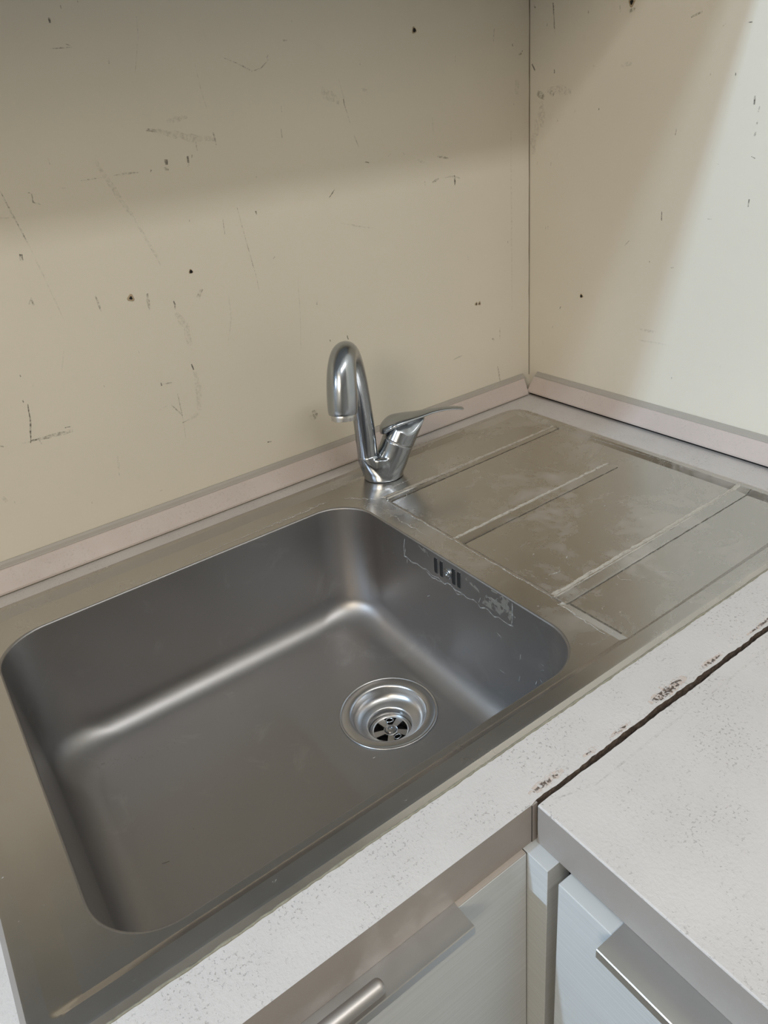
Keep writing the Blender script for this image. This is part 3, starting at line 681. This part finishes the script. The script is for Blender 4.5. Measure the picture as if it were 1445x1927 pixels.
o = link('label_residue', me, [M['lime'], M['residue']], bowl); o['kind'] = 'stuff'; o['label'] = 'torn greyish label residue by the overflow'

bm = bmesh.new(); rs = random.Random(9)
dz = lambda x, y: Z0 + float(deck_h(np.array(x), np.array(y))) + 0.00025
def wob(p, q, n, amp): 
    return [(p[0] + (q[0] - p[0]) * i / n + rs.uniform(-amp, amp), p[1] + (q[1] - p[1]) * i / n + rs.uniform(-amp, amp)) for i in range(n + 1)]
for p, q_, w_, am in (((-.4125, -.165), (-.4125, -.30), .0022, .0012), ((-.4130, -.30), (-.4125, -.44), .0016, .0008), ((-.430, -.150), (-.428, -.26), .0014, .0022),
                     ((-.36, -.145), (-.41, -.17), .0014, .002), ((-.409, -.147), (-.095, -.1450), .0012, .0006), ((-.408, -.284), (-.14, -.2835), .0012, .0005),
                     ((-.409, -.4360), (-.09, -.4360), .0012, .0006), ((-.416, -.45), (-.42, -.51), .0018, .0015), ((-.097, -.11), (-.090, -.43), .0012, .0008),
                     ((-.30, -.0625), (-.10, -.0600), .0014, .0008), ((-.345, -.125), (-.405, -.132), .0022, .002), ((-.40, -.125), (-.36, -.125), .003, .003),
                     ((-.47, -.100), (-.56, -.101), .0025, .0025), ((-.47, -.097), (-.66, -.102), .0014, .002), ((-.42, -.14), (-.45, -.105), .0030, .0030)):
    flat_ribbon(bm, wob(p, q_, 14, am), w_, 0, dz, rs)
for k in range(70):
    x = rs.uniform(-.40, -.10); y = rs.uniform(-.52, -.07); L = rs.uniform(.001, .004); a = rs.uniform(0, PI)
    flat_ribbon(bm, [(x, y), (x + L * math.cos(a), y + L * math.sin(a)), (x + L * 1.6 * math.cos(a + .5), y + L * 1.6 * math.sin(a + .5))], .0008, 0, dz, rs)
for c in (((-.303, -.475), (-.293, -.487), (-.288, -.497)), ((-.33, -.47), (-.337, -.462), (-.334, -.455)), ((-.365, -.405), (-.372, -.412), (-.385, -.408)), ((-.35, -.40), (-.342, -.396))):
    flat_ribbon(bm, list(c), .0009, 0, dz, rs)
for ya, yb, yc, xe in RIBS:
    yl = (ya + yb) / 2 - .001
    flat_ribbon(bm, wob((-.410, yl), (xe - .004, yl), 60, .0005), .0062, 1, dz, rs, False)
    flat_ribbon(bm, wob((-.408, yc - .0004), (xe - .004, yc - .0004), 60, .0002), .0011, 2, dz, rs, False)
flat_ribbon(bm, wob((-.4035, -.455), (-.4035, -.517), 20, .0002), .0016, 2, dz, rs, False)
flat_ribbon(bm, wob((-.4075, -.165), (-.4075, -.44), 50, .0004), .0009, 2, dz, rs, False)
me = bpy.data.meshes.new('limescale'); bm.to_mesh(me); bm.free()
o = link('limescale', me, [M['lime'], M['lime_rib'], M['grime']], deck); o['kind'] = 'stuff'; o['label'] = 'whitish limescale lines and crumbs'
# scum and crumbs on the floor of the bowl
bm = bmesh.new(); rs = random.Random(31)
def fz(x, y):
    d = -float(sd_rr(np.array(x), np.array(y), BX0 + .041, BX1 - .041, BY0 + .041, BY1 - .041, .05))
    return FLOOR + .0004 - .0008 * max(0, min(1, d / .1)) + (.0006 if d < 0 else 0)
for cx, cy, n_, sp in ((-.822, -.172, 16, .009), (-.797, -.184, 12, .007), (-.770, -.188, 16, .009), (-.70, -.30, 5, .05), (-.62, -.25, 8, .06), (-.60, -.40, 5, .05)):
    for k in range(n_):
        x = cx + rs.gauss(0, sp); y = cy + rs.gauss(0, sp * .6); L = rs.uniform(.0012, .0045); a = rs.uniform(0, PI)
        flat_ribbon(bm, [(x, y), (x + L * math.cos(a), y + L * math.sin(a))], rs.uniform(.0011, .0024), 0, fz, rs)
for x, y, L in ((-.834, -.166, .004), (-.824, -.331, .007)):
    flat_ribbon(bm, [(x, y), (x + L, y - L * .3)], .0012, 1, fz, rs)
me = bpy.data.meshes.new('crumbs'); bm.to_mesh(me); bm.free()
o = link('crumbs', me, [M['lime'], M['grime']], bowl); o['kind'] = 'stuff'
# old sealant squeezed out along the front edge of the sink
bm = bmesh.new(); rs = random.Random(2); P = []
for i in range(230):
    x = SX0 + .02 + (SX1 - SX0 - .02) * i / 229
    P.append((x, SY0 - 0.0002 + 0.0004 * rs.uniform(-1, 1), Z0 + 0.0001))
tube(bm, P, [0.0007 + 0.0010 * max(0, noise.noise((p[0] * 70, 3, 1))) + 0.0003 * rs.random() for p in P], 6)
obj('sealant', bm, M['sealant'], sink, smooth=True)

# ------------------------------------------------------------------ mixer tap
FX, FY = -0.370, -0.090
ax = Vector((math.cos(math.radians(-18)), math.sin(math.radians(-18)), 0)); ay = Vector((-ax.y, ax.x, 0))
ZT = Z0 - 0.0003
def F(s, t, z): return Vector((FX, FY, ZT + z)) + ax * s + ay * t
tap = empty('mixer_tap', (FX, FY, ZT))
tag(tap, 'chrome single-lever mixer tap with arched spout, standing behind the bowl', 'tap')
def ell(c, u, v, a, b, n=32): return [tuple(c + u * (a * math.cos(2 * PI * i / n)) + v * (b * math.sin(2 * PI * i / n))) for i in range(n)]
up = Vector((0, 0, 1))
# body: a foot that opens into two arms, fused into one skin
bm = bmesh.new()
def arm(keys):
    """keys: (s, t, z, tilt in degrees about the cross axis, half-length along s, half-width across)"""
    R = []
    for s, t, z, tilt, a, b in spline(keys, 6):
        u = ax * math.cos(math.radians(tilt)) - up * math.sin(math.radians(tilt))
        R.append(ell(F(s, t, z), u, ay, a, b))
    rings(bm, R)
arm([(0, 0, 0, 0, .0262, .0245), (-.001, 0, .006, 0, .0270, .0245), (-.007, 0, .016, -4, .0245, .0225), (-.0155, 0, .027, -6, .0185, .0185), (-.0205, 0, .036, -4, .0142, .0142), (-.0208, 0, .0375, -4, .0132, .0132)])
arm([(-.002, 0, 0, 0, .0262, .0240), (-.003, 0, .010, 0, .0275, .0235), (-.003, 0, .022, 4, .0270, .0225), (-.001, 0, .0315, 8, .0245, .0200)])
arm([(0, 0, 0, 0, .0262, .0245), (.001, 0, .006, 0, .0270, .0245), (.008, 0, .018, 14, .0245, .0235), (.0165, 0, .032, 26, .0222, .0225), (.0235, 0, .0465, 28, .0222, .0220)])
me = bpy.data.meshes.new('tap_body_raw'); bm.to_mesh(me); bm.free()
raw = bpy.data.objects.new('tap_body_raw', me); COL.objects.link(raw)
md = raw.modifiers.new('r', 'REMESH'); md.mode = 'VOXEL'; md.voxel_size = 0.0011; md.use_smooth_shade = True
ms = raw.modifiers.new('s', 'SMOOTH'); ms.factor = 0.5; ms.iterations = 7
dg = bpy.context.evaluated_depsgraph_get(); dg.update()
body_me = bpy.data.meshes.new_from_object(raw.evaluated_get(dg)); body_me.name = 'body'
bpy.data.objects.remove(raw)
link('body', body_me, M['chrome'], tap, smooth=True)
# collar ring between body and cap
u_t = ax * math.cos(math.radians(28)) - up * math.sin(math.radians(28)); n_t = ax * math.sin(math.radians(28)) + up * math.cos(math.radians(28))
c0 = F(.0235, 0, .0465)
bm = bmesh.new(); rings(bm, [ell(c0 + n_t * h, u_t, ay, r_, r_) for h, r_ in ((-.0006, .0216), (-.0002, .0212), (.0010, .0212), (.0014, .0216))])
obj('collar', bm, M['chrome_dark'], tap, smooth=True)
# cap: starts round on the collar and draws out to a beak under the lever
bm = bmesh.new(); R = []
for t in [i / 16 for i in range(17)]:
    ring = []
    for i in range(40):
        a = 2 * PI * i / 40
        ca, sa = math.cos(a), math.sin(a)
        beak = max(0.0, ca) ** 2.2
        rr = .0221 * (1 - .10 * t * (1 - beak))
        p = c0 + n_t * (.0014 + .0165 * t * (1 - .25 * (1 + ca) / 2 * t)) + u_t * (rr * ca + beak * .016 * t ** 1.5) + ay * (rr * sa * (1 - .12 * t * beak))
        p = p + up * (beak * .0325 * t ** 1.6)
        ring.append(tuple(p))
    R.append(ring)
top = [Vector(p) for p in R[-1]]
cen = sum(top, Vector()) / len(top)
for k in range(1, 8):
    t = k / 8; R.append([tuple(p + (cen - p) * t + up * (.0085 * math.sin(t * PI / 2))) for p in top])
rings(bm, R); bmesh.ops.recalc_face_normals(bm, faces=bm.faces)
cap = obj('cap', bm, M['chrome'], tap, smooth=True)
# lever: a leaf that lies on the cap and runs out to a thin tongue
bm = bmesh.new(); R = []
for s, z, b, h in spline([(.0005, .0665, .004, .0028), (.004, .0700, .0125, .0055), (.018, .0775, .0190, .0060), (.036, .0795, .0175, .0048), (.055, .0800, .0125, .0034), (.075, .0812, .0082, .0024),
                          (.095, .0808, .0070, .0019), (.110, .0785, .0066, .0018), (.118, .0765, .0058, .0018), (.1205, .0760, .0030, .0012)], 5):
    R.append(ell(F(s, 0, z - .002), ay, up, b, h, 28))
rings(bm, R); obj('lever', bm, M['chrome'], cap, smooth=True)
# spout: rises out of the left arm, arches over towards the bowl
PHI = math.radians(222)
e_s = Vector((math.cos(PHI), math.sin(PHI), 0)); SB = F(-.0206, 0, 0)
def SP(s, z): return SB + e_s * s + up * z
bm = bmesh.new()
rings(bm, [ell(SP(0, z_), ax, ay, r_, r_) for z_, r_ in ((.0350, .0128), (.0352, .0136), (.0555, .0136), (.0558, .0128))])
obj('swivel_ring', bm, M['chrome'], tap, sharp=40)
keys = [(0, .0556, .0138), (.0012, .085, .0135), (.004, .115, .0131), (.010, .145, .0130), (.0215, .1730, .0132), (.038, .1885, .0142), (.054, .1890, .0158), (.066, .178, .0172), (.0735, .163, .0180), (.0785, .147, .0183), (.0820, .134, .0180), (.0832, .1285, .0172)]
K = spline(keys, 5)
rings_p = [tuple(SP(s, z)) for s, z, r_ in K]
bm = bmesh.new(); tube(bm, rings_p, [k[2] for k in K], 32)
spout = obj('spout', bm, M['chrome'], tap, sharp=50)
bm = bmesh.new()
d_o = (Vector(rings_p[-1]) - Vector(rings_p[-4])).normalized(); a_u = d_o.cross(Vector((1, 0, 0))).normalized(); a_v = d_o.cross(a_u)
pe = Vector(rings_p[-1])
R = []
for h, r_, notch in ((-.001, .0140, 0), (.0002, .0148, 0), (.0035, .0148, 0), (.0036, .0148, 1), (.0072, .0146, 1), (.0076, .0134, 1), (.0060, .0120, 0)):
    ring = []
    for i in range(48):
        a = 2 * PI * i / 48; r2 = r_ - (0.0012 if notch and i % 12 in (0, 1) else 0)
        ring.append(tuple(pe + d_o * h + a_u * (r2 * math.cos(a)) + a_v * (r2 * math.sin(a))))
    R.append(ring)
rings(bm, R); obj('aerator', bm, M['alu'], spout, sharp=35)

# ------------------------------------------------------------------ base cabinets
ZC = Z0 - TH - 0.0004
sc = empty('base_cabinet', (-0.9, -0.3, 0))
tag(sc, 'grey-white woodgrain base cabinet under the steel sink', 'cabinet')
bm = bmesh.new()
box(bm, -1.215, -1.197, -.582, -.02, .10, ZC); box(bm, -.030, -.012, -.582, -.02, .10, ZC); box(bm, -1.197, -.030, -.582, -.02, .10, .118)
box(bm, -1.197, -.030, -.030, -.02, .118, .70); box(bm, -1.215, -.616, -.54, -.525, .0, .10)
obj('body', bm, M['carcass'], sc)
bm = bmesh.new(); box(bm, -1.2145, -.6143, -.6042, -.5860, .11, .8590, .0005); door1 = obj('door', bm, M['door'], sc)
bm = bmesh.new(); box(bm, -1.2143, -.6145, -.6039, -.5862, .8590, .8597); obj('edge_band', bm, M['edge_door'], door1)  # thin strip carrying the painted shade along the door top
def profile_handle(axis, a, b, front, back, ztop, parent, lip_h=.0085, th=.0022):
    """folded flat-bar handle: a plate screwed on the door top with a lip folded down in front"""
    s = -1
    prof = [(back, ztop), (front + .0006, ztop), (front, ztop - .0006), (front, ztop - lip_h), (front + th, ztop - lip_h), (front + th, ztop - th), (back, ztop - th)]
    bm = bmesh.new(); prism(bm, prof, axis, a, b)
    ev = [e for e in bm.edges if e.calc_face_angle(0) > .6]
    bmesh.ops.bevel(bm, geom=ev, offset=.0004, segments=2, profile=.5, affect='EDGES')
    return obj('handle', bm, M['alu'], parent)
profile_handle('x', -1.06, -.6795, -.6212, -.5960, .8604 - .0006, door1)
# filler post closing the inner corner
bm = bmesh.new(); box(bm, -.6135, -.5900, -.6240, -.5900, .10, .8596, .0005); obj('corner_post', bm, M['door'], sc)
bm = bmesh.new(); box(bm, -.6142, -.6136, -.6036, -.5900, .10, .8590); obj('post_seam', bm, M['dark'], sc)

rc_ = empty('base_cabinet', (-0.3, -1.1, 0))
tag(rc_, 'pale woodgrain base cabinet under the right-hand worktop, its door standing proud of the edge', 'cabinet')
bm = bmesh.new()
box(bm, -.588, -.02, -.650, -.632, .10, ZC); box(bm, -.590, -.02, -1.650, -1.632, .10, ZC); box(bm, -.588, -.02, -1.632, -.650, .10, .118)
box(bm, -.030, -.02, -1.632, -.650, .118, ZC); box(bm, -.55, -.535, -1.65, -.632, 0, .10)
obj('body', bm, M['carcass'], rc_)
bm = bmesh.new(); box(bm, -.6137, -.5945, -1.140, -.6342, .11, .8580, .0008); door2 = obj('door', bm, M['door'], rc_)
bm = bmesh.new(); box(bm, -.6137, -.5945, -1.648, -1.143, .11, .8580, .0008); obj('door', bm, M['door'], rc_)
profile_handle('y', -1.090, -.6808, -.6292, -.5960, .8604 - .0006, door2)

# loose round rod lying on the flat handle
bm = bmesh.new()
xr = -.7500; rr = .0053; yr, zr = -.6148, .8598 + rr
P = [(-1.00, yr, zr)] + [(xr - rr * .75 + rr * .75 * math.sin(PI / 2 * i / 8), yr, zr) for i in range(9)]
rad = [rr] + [max(.0012, rr * (0.25 + .75 * math.cos(PI / 2 * i / 8))) for i in range(9)]
tube(bm, P, rad, 32)
rod = obj('metal_rod', bm, M['rod'], smooth=True)
tag(rod, 'satin metal rod with a rounded end lying on the flat handle of the sink cabinet', 'rod')
